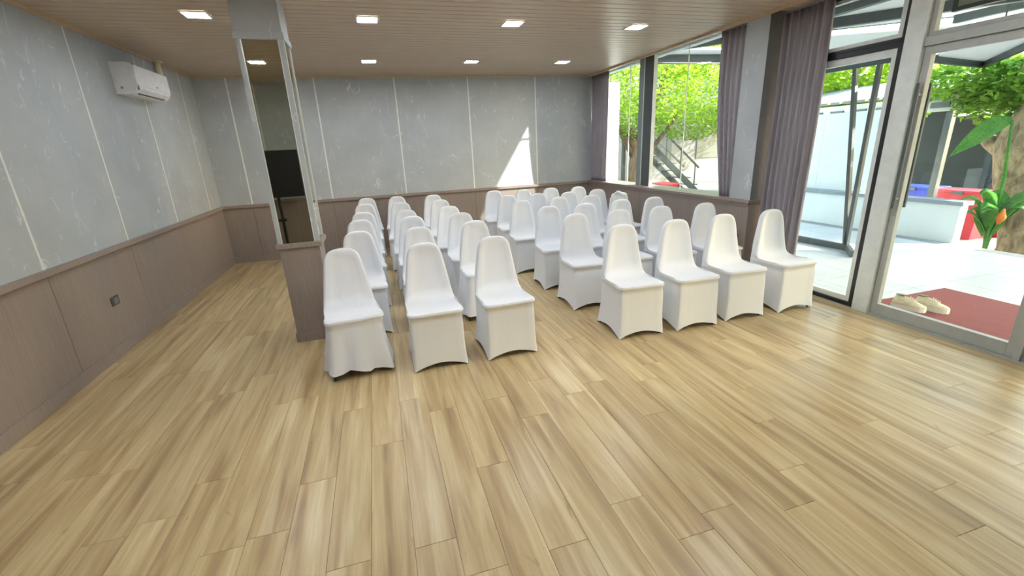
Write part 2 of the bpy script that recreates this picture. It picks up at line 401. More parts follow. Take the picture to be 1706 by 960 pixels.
# ---------------------------------------------------------------- curtains
def curtain(name, label, x, yfun, z0, z1, folds, amp, thick=.02):
    """yfun(t) -> (yleft, yright) over height t 0..1"""
    n, mz = folds*10, 18; mb = MB(); rr = random.Random(folds)
    ph = [rr.uniform(-.5, .5) for _ in range(folds+2)]
    for j in range(mz+1):
        t = j/mz; ya, yb2 = yfun(t); z = z0+(z1-z0)*t
        for i in range(n+1):
            s = i/n; k = s*folds; a = amp*(.75+.25*math.sin(k*.9+1.3))*(1-.25*t)
            mb.v.append((x+a*math.sin(2*math.pi*k+ph[int(k)]*.4)+.25*a*math.sin(4.1*math.pi*k), ya+(yb2-ya)*s+.006*math.sin(7*t+k), z))
    for j in range(mz):
        for i in range(n):
            q = j*(n+1)+i; mb.f.append((q, q+1, q+n+2, q+n+1))
    e = empty(name, (0, 0, 0))
    o = mb.build('cloth', CURT, e, smooth=True)
    sl = o.modifiers.new('thickness', 'SOLIDIFY'); sl.thickness = .006
    y = [yfun(1)[0], yfun(1)[1]]; y.sort()
    BX(x-.012, x+.012, y[0], y[1], z1, min(z1+.02, H)).build('heading_tape', CURT, e)
    return tag(e, label, 'curtain', 'grey curtains on the glass side')
curtain('curtain', 'grey curtain in the far corner at the end of the window', 4.0, lambda t: (7.50-.05*t, 8.035), RAIL+.005, H-.03, 6, .032)
curtain('curtain', 'grey curtain gathered between the window and the grey pier', 4.03, lambda t: (4.60+.21*math.sin(min(1, t*1.25)*math.pi/2), 4.375), RAIL+.005, H-.03, 5, .034)
curtain('curtain', 'long grey floor length curtain hanging beside the glass door', 4.12, lambda t: (3.55-.03*t, 4.03), .02, H-.03, 7, .042)
# ---------------------------------------------------------------- mirror column
CX0, CX1, CY0, CY1 = -.866, -.548, 4.145, 4.47
ccx, ccy = (CX0+CX1)/2, (CY0+CY1)/2
colm = tag(empty('mirror_column', (ccx, ccy, 0)), 'square column with bronze mirrors, grey top and taupe wooden foot', 'column')
hx, hy = (CX1-CX0)/2, (CY1-CY0)/2
def cb(nm, x0, x1, y0, y1, z0, z1, mt, bev=0, par=None): return BX(x0, x1, y0, y1, z0, z1).build(nm, mt, par or colm, bevel=bev)
for nm, s in (('wainscot_board', 1),):
    cb('wainscot_board', -hx, hx, -hy, -hy+.012, 0, .88, WAIN); cb('wainscot_board', -hx, hx, hy-.012, hy, 0, .88, WAIN)
    cb('wainscot_board', -hx, -hx+.012, -hy+.012, hy-.012, 0, .88, WAIN); cb('wainscot_board', hx-.012, hx, -hy+.012, hy-.012, 0, .88, WAIN)
cb('plinth', -hx-.012, hx+.012, -hy-.012, hy+.012, 0, .085, WAIN, .003)
cb('dado_rail', -hx-.026, hx+.026, -hy-.026, hy+.026, .868, .908, WAIN, .004)
cb('shaft', -hx+.006, hx-.006, -hy+.006, hy-.006, .908, 2.49, WALL)
def face(rot):
    R = Matrix.Rotation(rot, 4, 'Z')
    def add(nm, mb, mt, par=None):
        o = mb.build(nm, mt, par or colm); o.matrix_local = R if par is None else Matrix.Identity(4); return o
    w, d = (hx, hy) if abs(math.sin(rot)) < .5 else (hy, hx)
    fr = add('mirror_pane', BX(-w+.034, w-.034, -d-.001, -d+.006, .91, 2.488), MIR)
    for s in (-1, 1):
        add('frame_strip', BX(min(s*w, s*(w-.028)), max(s*w, s*(w-.028)), -d-.007, -d+.004, .91, 2.488), WALL)
        add('bright_edge', BX(min(s*(w-.028), s*(w-.034)), max(s*(w-.028), s*(w-.034)), -d-.008, -d+.004, .91, 2.488), STEEL)
for r in range(4): face(r*math.pi/2)
cb('capital', -hx-.016, hx+.016, -hy-.016, hy+.016, 2.47, 2.52, WALL, .003)
cb('column_head', -hx-.006, hx+.006, -hy-.006, hy+.006, 2.52, H, WALL)
# ---------------------------------------------------------------- ceiling lights
lx = [-1.249, .110, 1.490, 2.87]; ly = [1.44, 2.78, 4.75, 6.76]
def make_light():
    t = empty('ceiling_light'); s = .085
    mb = MB(); mb.box(-s-.012, s+.012, -s-.012, -s, -.012, 0); mb.box(-s-.012, s+.012, s, s+.012, -.012, 0)
    mb.box(-s-.012, -s, -s, s, -.012, 0); mb.box(s, s+.012, -s, s, -.012, 0)
    mb.build('frame', PLAST, t); BX(-s, s, -s, s, -.009, 0).build('diffuser', LED, t); return t
def copy_tree(o, parent=None):
    c = o.copy(); COL.objects.link(c); c.parent = parent
    for ch in list(o.children): copy_tree(ch, c)
    return c
proto = make_light(); first = True
rown = ['row reflected in the column mirror', 'row above the front chairs', 'second row over the chairs', 'row nearest the back wall']
coln = ['by the left wall', 'right of the mirror column', 'over the aisle', 'near the window']
for j, yy in enumerate(ly):
    for i, xx in enumerate(lx):
        src = proto if first else copy_tree(proto); first = False
        src.location = (xx, yy, H)
        tag(src, 'square white ceiling downlight %s, %s' % (coln[i], rown[j]), 'ceiling light', 'square ceiling downlights')
# ---------------------------------------------------------------- covered chairs
def ring(yf, yb, wf, wb, rf, rb, es=8, cs=5):
    """closed rounded quadrilateral, counter-clockwise from the front-left; returns (x,y,edge,s)"""
    out = []
    def corner(cx, cy, r, a0):
        for i in range(cs):
            a = a0+(math.pi/2)*i/(cs-1); out.append((cx+r*math.cos(a), cy+r*math.sin(a)))
    rf = min(rf, wf*.95, (yb-yf)*.48); rb = min(rb, wb*.95, (yb-yf)*.48)
    def edge(p, q):
        for i in range(1, es): out.append((p[0]+(q[0]-p[0])*i/es, p[1]+(q[1]-p[1])*i/es))
    corner(-wf+rf, yf+rf, rf, math.pi); edge((-wf+rf, yf), (wf-rf, yf))
    corner(wf-rf, yf+rf, rf, -math.pi/2); edge((wf, yf+rf), (wb, yb-rb))
    corner(wb-rb, yb-rb, rb, 0); edge((wb-rb, yb), (-wb+rb, yb))
    corner(-wb+rb, yb-rb, rb, math.pi/2); edge((-wb, yb-rb), (-wf, yf+rf))
    return out
def chair_cover(style):
    rows = []; rr = random.Random(5+len(style)); loose = style == 'loose'
    ph = [rr.uniform(0, 6.28) for _ in range(8)]
    nsk = 10
    for k in range(nsk+1):                                   # skirt: hem to just under the seat
        u = k/nsk; pin = math.sin(u*math.pi)
        yf = -.218+.010*u+.004*pin; yb = .250-.035*u-.012*pin
        wf = .216-.010*u-.008*pin; wb = .214-.022*u-.010*pin
        if not loose: ov = max(0, (u-.78)/.22); yf += .012*ov; wf -= .006*ov
        if loose: yf -= .03*(1-u); yb += .015*(1-u); wf += .03*(1-u); wb += .03*(1-u)
        pts = ring(yf, yb, wf, wb, .022 if not loose else .05, .03); n = len(pts); seg = n/4; r = []
        for i, (x, y) in enumerate(pts):
            s = (i-2) / seg % 1.0
            if loose:
                th = math.atan2(y, x); a = .013*(1-u)**.7
                f = math.sin(9*th+ph[0])+.6*math.sin(15*th+ph[1])+.4*math.sin(5*th+ph[2])
                x *= 1+a*f/.2; y *= 1+a*f/.2
                z0 = .052+.018*math.sin(3*th+ph[3])+.012*math.sin(9*th+ph[4])
            else: z0 = .002+.048*math.sin(math.pi*s)**2
            if not loose:
                q_ = .010*math.sin(math.pi*s)**.6*(1-.5*u) if .04 < s < .96 else 0
                x -= math.copysign(q_, x) if abs(x) > .17 else 0; y -= math.copysign(q_, y) if abs(x) <= .17 else 0
            r.append((x, y, z0+(.425-z0)*u))
        rows.append(r)
    prof = [  # yf, zf, yb, zb, wf, wb, rf
        (-.216, .436, .214, .432, .211, .190, .05), (-.221, .448, .213, .438, .214, .189, .055), (-.216, .459, .213, .444, .210, .188, .055),
        (-.200, .464, .213, .450, .200, .188, .055), (-.150, .466, .213, .458, .201, .187, .05), (-.090, .463, .213, .468, .203, .186, .04),
        (-.020, .458, .213, .480, .204, .186, .03), (.040, .457, .213, .495, .203, .185, .025), (.085, .464, .213, .51, .200, .184, .022),
        (.115, .481, .213, .53, .195, .183, .022), (.132, .510, .213, .555, .190, .182, .022), (.141, .550, .214, .585, .184, .179, .02),
        (.147, .60, .215, .625, .176, .174, .02), (.152, .66, .216, .675, .166, .166, .02), (.157, .72, .217, .73, .156, .156, .02),
        (.161, .775, .218, .78, .147, .147, .02), (.165, .82, .219, .823, .139, .139, .02), (.168, .85, .219, .852, .130, .130, .02),
        (.170, .875, .219, .876, .117, .117, .02), (.173, .893, .217, .893, .100, .100, .018), (.178, .905, .213, .905, .080, .080, .016),
        (.184, .9125, .207, .9125, .054, .054, .01), (.190, .916, .201, .916, .024, .024, .005)]
    nseat = nsk+1+9
    for (yf, zf, yb, zb, wf, wb, rf) in prof:
        pts = ring(yf, yb, wf, wb, rf, .022); r = []
        for (x, y) in pts:
            s = (y-yf)/(yb-yf); s = s*s*(3-2*s); z = zf+(zb-zf)*s
            if zf > .5 and s < .5 and zf < .90: y += .022*max(0, 1-(x/(wf*.86))**4)*min(1, (.905-zf)/.08)      # soft rim around the front of the back
            if .455 < zf < .48 and s < .5 and -.19 < yf < .1: z -= .006*max(0, 1-(x/wf)**2)
            if loose:
                z += .004*math.sin(28*x+40*y)*(1 if .44 < zf < .55 else .3); y += .003*math.sin(30*x+55*zf)*(zf > .55)
            if style == 'rumpled' and zf > .80: z += .010*math.sin(38*x+ph[5])*(zf-.8)/.1; y += .012*math.sin(26*x+90*zf)*(zf-.78)/.1; x *= 1+.04*math.sin(80*zf)
            r.append((x, y, z))
        rows.append(r)
    n = len(rows[0]); V = [p for r in rows for p in r]; F = []; grp = []
    for j in range(len(rows)-1):
        for i in range(n):
            F.append((j*n+i, j*n+(i+1) % n, (j+1)*n+(i+1) % n, (j+1)*n+i)); grp.append(0 if j < nsk else 1 if j < nseat else 2)
    F.append(tuple((len(rows)-1)*n+i for i in range(n))); grp.append(2)
    me = bpy.data.meshes.new('tmp'); me.from_pydata(V, [], F); me.update()
    me.polygons.foreach_set('use_smooth', [True]*len(me.polygons)); nor = [v.normal.copy() for v in me.vertices]
    res = []
    mat = SPANDEX2 if loose else SPANDEX
    for g, nm in ((0, 'skirt'), (1, 'seat'), (2, 'backrest')):
        fs = [f for f, q in zip(F, grp) if q == g]; used = sorted({i for f in fs for i in f}); mp = {o: i for i, o in enumerate(used)}
        m2 = bpy.data.meshes.new(nm); m2.from_pydata([V[i] for i in used], [], [tuple(mp[i] for i in f) for f in fs]); m2.update()
        m2.polygons.foreach_set('use_smooth', [True]*len(m2.polygons))
        m2.normals_split_custom_set_from_vertices([nor[i] for i in used]); m2.materials.append(mat); res.append((nm, m2))
    bpy.data.meshes.remove(me)
    # seam around the seat edge
    seam = rows[nsk+3]; mb = MB(); mb.tube([(x*1.002, y*1.002, z) for x, y, z in seam]+[(seam[0][0]*1.002, seam[0][1]*1.002, seam[0][2])], .0022, 5, False)
    res.append(('seam', mb.mesh('seam', mat, True)))
    return res
fm = MB().tube([(0, 0, 0), (0, 0, .05)], .011, 10).mesh('foot', FOOTM)
covers = {s: chair_cover(s) for s in ('tight', 'loose', 'rumpled')}
def chair(style, x, y, rz, label, sc=1.0):
    t = empty('covered_chair', (x, y, 0), rz)
    for nm, me in covers[style]:
        if nm == 'seam': link(nm, me, seat)
        else:
            o = link(nm, me, t)
            if nm == 'seat': seat = o
    for sx, sy in ((-1, -.200), (1, -.200), (-1, .228), (1, .228)): link('foot', fm, t, (sx*(.203 if style == 'loose' else .184), sy*(1 if style == 'loose' else .92), 0))
    tag(t, label, 'chair', 'white covered chairs set out in rows')
    return t
TOPS = {'A': [(-.352, 3.579), (-.23, 4.34), (-.23, 5.097), (-.211, 5.76), (-.206, 6.71), (-.192, 7.60)],
 'B': [(.291, 3.472), (.319, 4.266), (.322, 5.046), (.294, 5.661), (.284, 6.584), (.276, 7.50)],
 'C': [(.834, 3.461), (.88, 4.338), (.86, 4.99), (.835, 5.695), (.838, 6.515), (.838, 7.34)],
 'D': [(1.961, 3.412), (1.912, 4.2), (1.896, 4.92), (1.809, 5.692), (1.831, 6.445), (1.838, 7.292)],
 'E': [(2.462, 3.384), (2.419, 4.21), (2.348, 4.882), (2.348, 5.701), (2.286, 6.368), (2.285, 7.073)],
 'F': [(2.961, 3.405), (2.91, 4.18), (2.877, 4.967), (2.787, 5.61), (2.726, 6.231), (2.752, 7.03)],
 'G': [(3.512, 3.393), (3.428, 4.119), (3.321, 4.928), (3.314, 5.782), (3.224, 6.287), (3.182, 6.891)]}
FEET = {'A': (-.314, 8), 'B': (.286, 1.5), 'C': (.878, 2), 'D': (2.072, -2.5), 'E': (2.631, -1), 'F': (3.195, -1.5), 'G': (3.76, 1)}
CN = {'A': 'column beside the mirror column', 'B': 'middle column of the left block', 'C': 'left block column along the aisle',
      'D': 'right block column along the aisle', 'E': 'second column right of the aisle', 'F': 'third column right of the aisle', 'G': 'column nearest the window'}
RN = ['front row', 'second row', 'third row', 'fourth row', 'fifth row', 'last row by the back wall']
rc = random.Random(11)
for c, L in TOPS.items():
    for j, (x, y) in enumerate(L):
        x *= 1.0217; y *= 1.0217; rz = math.radians(rc.uniform(-3, 3))
        if j == 0: x = (x+FEET[c][0])/2; rz = math.radians(FEET[c][1])
        style = 'loose' if (c, j) in (('A', 0), ('C', 1)) else 'rumpled' if (c, j) == ('G', 3) else 'tight'
        lead = {'loose': 'loosely covered white chair with hanging folds', 'rumpled': 'white chair with a crumpled top', 'tight': 'white stretch covered chair'}[style]
        chair(style, x+math.sin(rz)*.19, y-.19*math.cos(rz), rz, '%s, %s, %s' % (lead, RN[j], CN[c]))
# ---------------------------------------------------------------- wall fittings
def loft(sections, mat, name, parent, smooth=True):
    n = len(sections[0]); mb = MB(); mb.v = [tuple(p) for s in sections for p in s]
    for j in range(len(sections)-1):
        for i in range(n): mb.f.append((j*n+i, j*n+(i+1) % n, (j+1)*n+(i+1) % n, (j+1)*n+i))
    mb.f += [tuple(range(n)), tuple((len(sections)-1)*n+i for i in range(n))]
    o = mb.build(name, mat, parent)
    return o
ac = tag(empty('air_conditioner', (XL, 6.15, 2.29)), 'white split air conditioner mounted high on the left wall', 'air conditioner')
prof = [(0, 0), (.0, .295), (.15, .295), (.185, .275), (.195, .24), (.195, .085), (.185, .055), (.15, .015), (.10, 0)]
loft([[(x, yy, z) for x, z in prof] for yy in (-.40, .40)], PLAST, 'body', ac)
fp = BX(.186, .203, -.392, .392, .085, .272).build('front_panel', PLAST, ac, bevel=.006)
BX(.2025, .2045, .03, .075, .105, .118).build('badge', PLGREY, fp)
lou = MB(); lou.v = [(.19, -.33, .072), (.12, -.33, .008), (.115, -.33, .014), (.186, -.33, .080)]; lou.v += [(x, .33, z) for x, _, z in lou.v]
lou.f = [(0,1,2,3), (7,6,5,4), (0,4,5,1), (1,5,6,2), (2,6,7,3), (3,7,4,0)]
lou.build('louvre', PLAST, ac)
mb = MB(); mb.bar((.150, -.30, .012), (.150, .30, .012), .02, .008); mb.build('air_slot', BLACK, ac)
BX(.186, .2, -.385, -.375, .04, .28).build('panel_seam', PLGREY, ac)
BX(.05, .07, -.4025, -.399, .05, .07).build('screw_cover', PLGREY, ac)
pc = tag(empty('pipe_cover', (XL, 6.82, 2.5)), 'cream pipe cover rising from the air conditioner to the ceiling', 'pipe')
mb = MB(); mb.tube([(.05, -.262, .0), (.05, -.08, .02), (.05, 0, .06), (.05, 0, .13), (.05, 0, .277)], .032, 10)
mb.build('duct', plain('cream_pipe', srgb(226, 218, 190), .5), pc, smooth=True); BX(.0, .1, -.05, .05, .255, .277).build('ceiling_collar', plain('cream_collar', srgb(220, 212, 186), .5), pc, bevel=.003)
def outlet(label, loc, axis):
    e = tag(empty('wall_socket', loc), label, 'socket')
    g = plain('socket_grey_'+axis, srgb(72, 76, 76), .4); s = 1 if axis == 'left' else -1
    BX(min(0, s*.01), max(0, s*.01), -.06, .06, -.04, .04).build('face_plate', g, e, bevel=.003)
    BX(min(s*.01, s*.013), max(s*.01, s*.013), -.032, .032, -.026, .026).build('socket_insert', plain('socket_insert_'+axis, srgb(110, 116, 114), .4), e)
outlet('dark grey wall socket on the left wainscot', (XL+.004, 4.61, .468), 'left')
outlet('small black wall socket under the pier by the curtain', (XR-.004, 4.21, .49), 'right')
# screen on a stand behind the camera, seen in the column mirror
tv = tag(empty('screen_on_stand', (-1.57, .30, 0)), 'black screen on a pole stand, seen in the column mirror', 'screen')
BX(-.44, .44, .02, .06, 1.005, 1.72).build('screen', SCREEN, tv, bevel=.006)
BX(-.425, .425, .0595, .062, 1.02, 1.705).build('display', SCREEN, tv)
MB().tube([(.04, .0, .03), (.04, .0, 1.5)], .022, 10).build('pole', BLACK, tv, smooth=True)
BX(-.06, .14, -.0, .02, 1.2, 1.5).build('bracket', BLACK, tv)
BX(-.02, .10, -.03, .03, .62, .66).build('clamp', BLACK, tv)
for a in (0, 1, 2, 3):
    an = math.pi/4+a*math.pi/2
    MB().bar((.04, 0, .03), (.04+.30*math.cos(an), .30*math.sin(an), .012), .03, .02).build('leg', BLACK, tv)
# ---------------------------------------------------------------- outside: porch
GZ = -.06
porch = struct(BX(XD+.06, 8.12, -4, 9.4, -.35, GZ-.006).build('floor_porch', GROUT), 'pale tiled porch outside the glass doors', 'floor')
tm = BX(-.297, .297, -.297, .297, -.006, 0).mesh('tile', TILE, bevel=0)
for i in range(6):
    for j in range(19):
        x, y = XD+.36+i*.6, -1.9+j*.6
        if x < 8: link('tile', tm, porch, (x+.0, y, GZ))
struct(BX(8.12, 60, -40, 60, -.6, -.35).build('ground', SOIL), 'grey yard beyond the porch', 'ground')
struct(BX(-20, 8.12, 9.4, 60, -.6, -.35).build('ground_side', SOIL), 'grey yard beyond the window', 'ground')
struct(BX(4.4, 8.12, -40, -4, -.6, -.35).build('ground_near', SOIL), 'grey yard beside the porch', 'ground')
mat_o = MB().prism([(4.32, 3.05), (5.72, 3.05), (5.72, 1.2), (4.32, 1.2)], GZ, GZ+.012).build('door_mat', MATM)
tag(mat_o, 'red ribbed mat lying outside the sliding glass door', 'mat')
def shoe(label, x, y, rz):
    e = tag(empty('shoe', (x, y, GZ+.012), rz), label, 'shoe', 'pair of shoes on the mat'); e.scale = (1.0, .92, 1.35)
    st = [(-.135, .030, .030, .055), (-.12, .038, .028, .085), (-.08, .040, .028, .098), (-.03, .041, .028, .088), (.02, .045, .028, .080), (.06, .048, .028, .062), (.10, .044, .028, .052), (.128, .030, .03, .044), (.14, .014, .032, .038)]
    sec = []
    for (yy, w, z0, z1) in st:
        sec.append([(w*math.cos(a), yy, z0+(z1-z0)*max(0, math.sin(a))) if math.sin(a) >= -.01 else (w*math.cos(a), yy, z0) for a in [2*math.pi*k/14 for k in range(14)]])
    u = loft(sec, SHOEM, 'upper', e); u.data.polygons.foreach_set('use_smooth', [True]*len(u.data.polygons))
    so_ = []
    for (yy, w, z0, z1) in st: so_.append([(-w*1.06, yy*1.03, 0), (w*1.06, yy*1.03, 0), (w*1.06, yy*1.03, .03), (-w*1.06, yy*1.03, .03)])
    loft(so_, SOLEM, 'sole', e)
    mb = MB()
    for k in range(9):
        a, b = 2*math.pi*k/8, 0
        mb.v.append((.026*math.cos(a), -.075+.045*math.sin(a), .0945)) if k < 8 else None
    mb.f = [tuple(range(8))]; mb.v += [(x_, y_, z_+.004) for x_, y_, z_ in mb.v[:8]]; mb.f = [tuple(range(8)), tuple(range(8, 16))]+[(i, (i+1) % 8, 8+(i+1) % 8, 8+i) for i in range(8)]
    mb.build('collar', plain('shoe_lining', srgb(120, 112, 98), .8), e)
    mb = MB()
    for k in range(4): mb.bar((-.02, .0+.018*k, .089-.006*k), (.02, .008+.018*k, .088-.006*k), .006, .004)
    mb.build('laces', SOLEM, e)
shoe('cream canvas shoe on the mat, the one farther from the camera', 4.74, 2.77, -2.80)
shoe('cream canvas shoe on the mat, the one nearer the camera', 4.888, 2.672, -2.80)
# gate frame
gt = tag(empty('steel_gate_frame', (6.45, 4.72, GZ)), 'dark steel gate frame with post and leaning brace outside the door', 'gate')
MB().bar((0, 0, 0), (0, 0, 2.5), .05).build('post', ALUD, gt)
MB().bar((0, .01, .04), (0, .32, 2.5), .05).build('brace', ALUD, gt)
MB().bar((0, 0, .05), (-.1, 1.6, .05), .05, .09).build('bottom_rail', ALUD, gt)
MB().bar((0, -.02, .05), (-.30, -.32, .05), .05, .09).build('foot_bar', ALUD, gt)
MB().bar((0, -.25, 2.5), (-.1, 1.6, 2.5), .05, .06).build('top_rail', ALUD, gt)
# canopy
LA = lambda x: 7.0-(x-4.93)*.683
can = tag(empty('porch_canopy', (4.3, 2, 3.05)), 'white canopy with dark steel beams over the porch', 'canopy')
def cch(nm, mb, mt): o = mb.build(nm, mt); o.parent = can; o.location = (-4.3, -2, -3.05); return o
cch('soffit', MB().prism([(4.29, -4), (8.0, -4), (8.0, LA(8.0)), (4.29, LA(4.29))], 3.05, 3.16), SOFFIT)
cch('beam', MB().bar((4.72, 6.75, 2.99), (7.9, 3.25, 2.99), .09, .12), ALUD)
cch('edge_trim', MB().bar((4.35, LA(4.35), 3.1), (8.0, LA(8.0), 3.1), .02, .12), ALUD)
cch('shadow_rod', MB().tube([(4.32, 7.04, 2.81), (6.6, 7.04, 2.81)], .012, 8), ALUD)  # thin rod added to cast a shadow line across the back wall's sun patch
cch('beam', MB().bar((5.6, LA(5.6)-.9, 3.0), (5.6, -4, 3.0), .09, .10), ALUD)
cch('beam', MB().bar((7.9, LA(7.9)-.1, 3.0), (7.9, -4, 3.0), .09, .10), ALUD)
cch('outer_soffit', MB().prism([(6.62, 6.35), (8.9, 5.28), (9.2, 6.35), (8.7, 7.5), (6.62, 7.7)], 3.05, 3.12), SOFFIT)
cch('end_panel', BX(4.35, 6.6, 7.22, 7.72, 3.05, 3.09), SOFFIT)
sb = tag(MB().bar((4.32, 7.70, 2.97), (6.6, 7.62, 2.97), .10, .13).build('steel_beam', ALUD), 'grey steel beam crossing outside the top of the window', 'beam')
cch('lower_panel', MB().prism([(7.5, 4.77), (9.0, 5.04), (7.53, 3.86), (6.6, 3.1), (6.2, 3.6)], 2.50, 2.54), SOFFIT)
cch('edge_beam', MB().bar((7.3, 4.66, 2.47), (9.0, 5.04, 2.47), .06, .09), ALUD)
cch('edge_beam', MB().bar((9.0, 5.04, 2.47), (7.0, 3.43, 2.47), .06, .09), ALUD)
for x, y in ((6.7, 3.45), (7.5, 4.1)): cch('hanger_rod', MB().bar((x, y, 2.54), (x, y, 3.05), .015), ALUD)
sg = tag(empty('hanging_panel', (6.2, 3.4, 2.78)), 'dark framed panel hanging under the canopy above the sliding door', 'panel')
BX(-.02, .02, -.85, .42, .04, .23).build('panel_face', plain('grey_olive_panel', srgb(120, 124, 112), .5), sg)
for a in ((-.85, .42, 0, .04), (-.85, .42, .23, .26), (-.89, -.85, 0, .26), (.42, .46, 0, .26)): BX(-.03, .03, *a).build('frame', BLACK, sg)
# low wall and fence panel
lw = tag(empty('low_wall', (8.2, 6, -.35)), 'low white rendered wall with grey coping bordering the porch', 'wall')
BX(-.06, .10, -1.60, 3.2, 0, .84).build('render', WPAINT, lw); BX(-.10, .14, -1.64, 3.2, .84, .90).build('coping', COPING, lw, bevel=.005)
fe = tag(empty('white_fence', (8.5, 7, -.35)), 'tall white panel fence behind the low wall', 'fence')
for i in range(3):
    BX(-.02, .02, -1.15+i*1.2, .045+i*1.2, 0, 2.28).build('fence_panel', WPAINT, fe)
    BX(.02, .07, -1.15+i*1.2, -1.09+i*1.2, 0, 2.28).build('post', ALUD, fe)
sh = tag(empty('shed_roof', (10.2, 7.5, 1.6)), 'grey tiled shed roof with pierced eaves behind the white fence', 'roof')
for i in range(16): MB().bar((-.9, -2+i*.26, .55), (1.4, -2+i*.26, 1.0), .2, .05).build('roof_strip', ROOFT, sh)
BX(-.85, -.78, -2.1, 2.1, .25, .50).build('eaves_board', plain('pale_eaves', srgb(190, 196, 190), .7), sh)
for i in range(9): BX(-.88, -.85, -1.95+i*.46, -1.67+i*.46, .31, .40).build('vent_opening', ALUD, sh)
for a, b in ((-.7, -1.9), (-.7, 1.9), (1.2, -1.9), (1.2, 1.9)): BX(a-.05, a+.05, b-.05, b+.05, -1.95, .55).build('post', ALUD, sh)
# bins
def binn(label, x, y, w, mt, z, h=.5):
    e = tag(empty('storage_bin', (x, y, z)), label, 'bin')
    s = [[(-.22*k, -w/2*k, zz), (.22*k, -w/2*k, zz), (.22*k, w/2*k, zz), (-.22*k, w/2*k, zz)] for zz, k in ((0, .88), (h, 1))]
    loft(s, mt, 'tub', e); BX(-.25, .25, -w/2-.03, w/2+.03, h, h+.05).build('lid', mt, e, bevel=.01)
    BX(-.262, -.25, -.09, .09, h-.02, h+.03).build('handle', ALUD, e)
binn('blue plastic bin standing behind the low wall', 10.2, 6.25, .7, BLUE, -.35, .82)
binn('red plastic bin next to the blue bin behind the low wall', 10.2, 5.48, .7, RED, -.35, .80)
binn('red plastic bin half hidden by the banana plant', 10.78, 5.25, .45, RED, -.35, .55)
# ---------------------------------------------------------------- trees
def leaves(rng, blobs, count, size, mat, parent, name='foliage'):
    V = []; F = []; tot = sum(b[3]*b[4]*b[5] for b in blobs)
    for (cx, cy, cz, rx, ry, rz_) in blobs:
        for _ in range(int(count*rx*ry*rz_/tot)):
            while True:
                p = Vector((rng.uniform(-1, 1), rng.uniform(-1, 1), rng.uniform(-1, 1)))
                if .15 < p.length < 1: break
            p = p*(p.length**-.35) if p.length < .8 else p
            c = Vector((cx+p.x*rx, cy+p.y*ry, cz+p.z*rz_)); s = size*rng.uniform(.6, 1.3)
            a = Vector((rng.gauss(0, 1), rng.gauss(0, 1), rng.gauss(0, .5))).normalized(); b = a.cross(Vector((rng.gauss(0, .5), rng.gauss(0, .5), 1))).normalized()
            q = len(V); V += [tuple(c-a*s), tuple(c+b*s*.45), tuple(c+a*s), tuple(c-b*s*.45)]; F.append((q, q+1, q+2, q+3))
    me = bpy.data.meshes.new(name); me.from_pydata(V, [], F); me.materials.append(mat)
    o = link(name, me, parent); o['kind'] = 'stuff'; return o
def tree(name, label, base, trunk, branches, blobs, n, size, leaf, brk, seed):
    e = tag(empty(name, base), label, 'tree', 'trees outside'); rng = random.Random(seed)
    MB().tube(trunk[0], trunk[1], 10).build('trunk', brk, e, smooth=True)
    for b in branches: MB().tube(b[0], b[1], 7).build('branch', brk, e, smooth=True)
    leaves(rng, blobs, n, size, leaf, e); return e
tree('lime_tree', 'lime green tree filling the window view', (7.3, 12.0, -.35),
     ([(0, 0, 0), (-.05, 0, .9), (.05, 0, 1.6), (-.1, 0, 2.3)], [.17, .13, .12, .10]),
     [([(-.02, 0, .95), (.5, .1, 1.5), (1.2, .2, 2.2), (1.9, .2, 3.0)], [.10, .08, .06, .03]), ([(0, 0, 1.5), (-.5, .1, 2.4), (-.9, .1, 3.4)], [.09, .06, .03]), ([(0, 0, 1.9), (.5, -.2, 2.7), (.8, -.3, 3.8)], [.08, .06, .03])],
     [(0, 0, 3.4, 1.9, 1.6, 1.3), (2.0, .2, 3.1, 1.7, 1.4, 1.25), (-1.2, .3, 3.3, 1.4, 1.3, 1.2), (1.0, .3, 4.6, 2.3, 1.6, 1.1), (3.4, .5, 3.6, 1.5, 1.4, 1.6), (0, .2, 2.6, 1.2, 1.0, .7), (2.2, .3, 2.4, 1.4, 1.0, .55)],
     26000, .062, LEAF1, BARKD, 1)
tree('porch_tree', 'thick mottled tree trunk with green leaves right of the porch', (9.3, 4.0, -.35),
     ([(0, .02, 0), (0, .06, .2), (0, .16, .55), (0, .37, 1.12), (0, .48, 1.65), (0, .38, 2.2), (.1, .1, 3.0), (.2, -.3, 3.7)], [.44, .36, .32, .31, .32, .25, .2, .16]),
     [([(0, .55, 1.5), (-.05, .82, 1.68), (-.08, 1.02, 1.86)], [.16, .11, .07]), ([(0, 0, 2.1), (-.2, .5, 2.6), (-.2, 1.0, 3.0)], [.1, .07, .03])],
     [(.1, .6, 2.55, .7, .85, .42), (.0, 1.3, 2.65, .6, .75, .36), (.2, 0, 2.75, .7, .7, .45), (.1, .9, 2.25, .5, .6, .32)],
     6500, .07, LEAF2, BARK, 2)
for i, (x, y, h, r, lb) in enumerate([(12.6, 9.6, 3.2, 1.6, 'bushy green tree behind the shed roof'), (16.8, 16.2, 4.6, 2.6, 'tall green tree far behind the white fence'), (21.8, 8.0, 6.0, 2.4, 'green tree above the workshop roof')]):
    tree('garden_tree', lb, (x, y, -.35), ([(0, 0, 0), (.05, .05, h*.5), (0, 0, h)], [.16, .12, .06]), [([(0, 0, h*.5), (.5, .3, h*.8)], [.07, .03])],
         [(0, 0, h, r, r, r*.75), (.5, .5, h*.75, r*.8, r*.8, r*.5), (-.3, -.6, h*.8, r*.7, r*.8, r*.5)], 7000, .11, LEAF1 if i in (0, 1) else LEAF2, BARKD, 20+i)
bp = tag(empty('banana_plant', (8.80, 4.33, -.35)), 'broad leaved banana plant beside the tree trunk', 'plant')
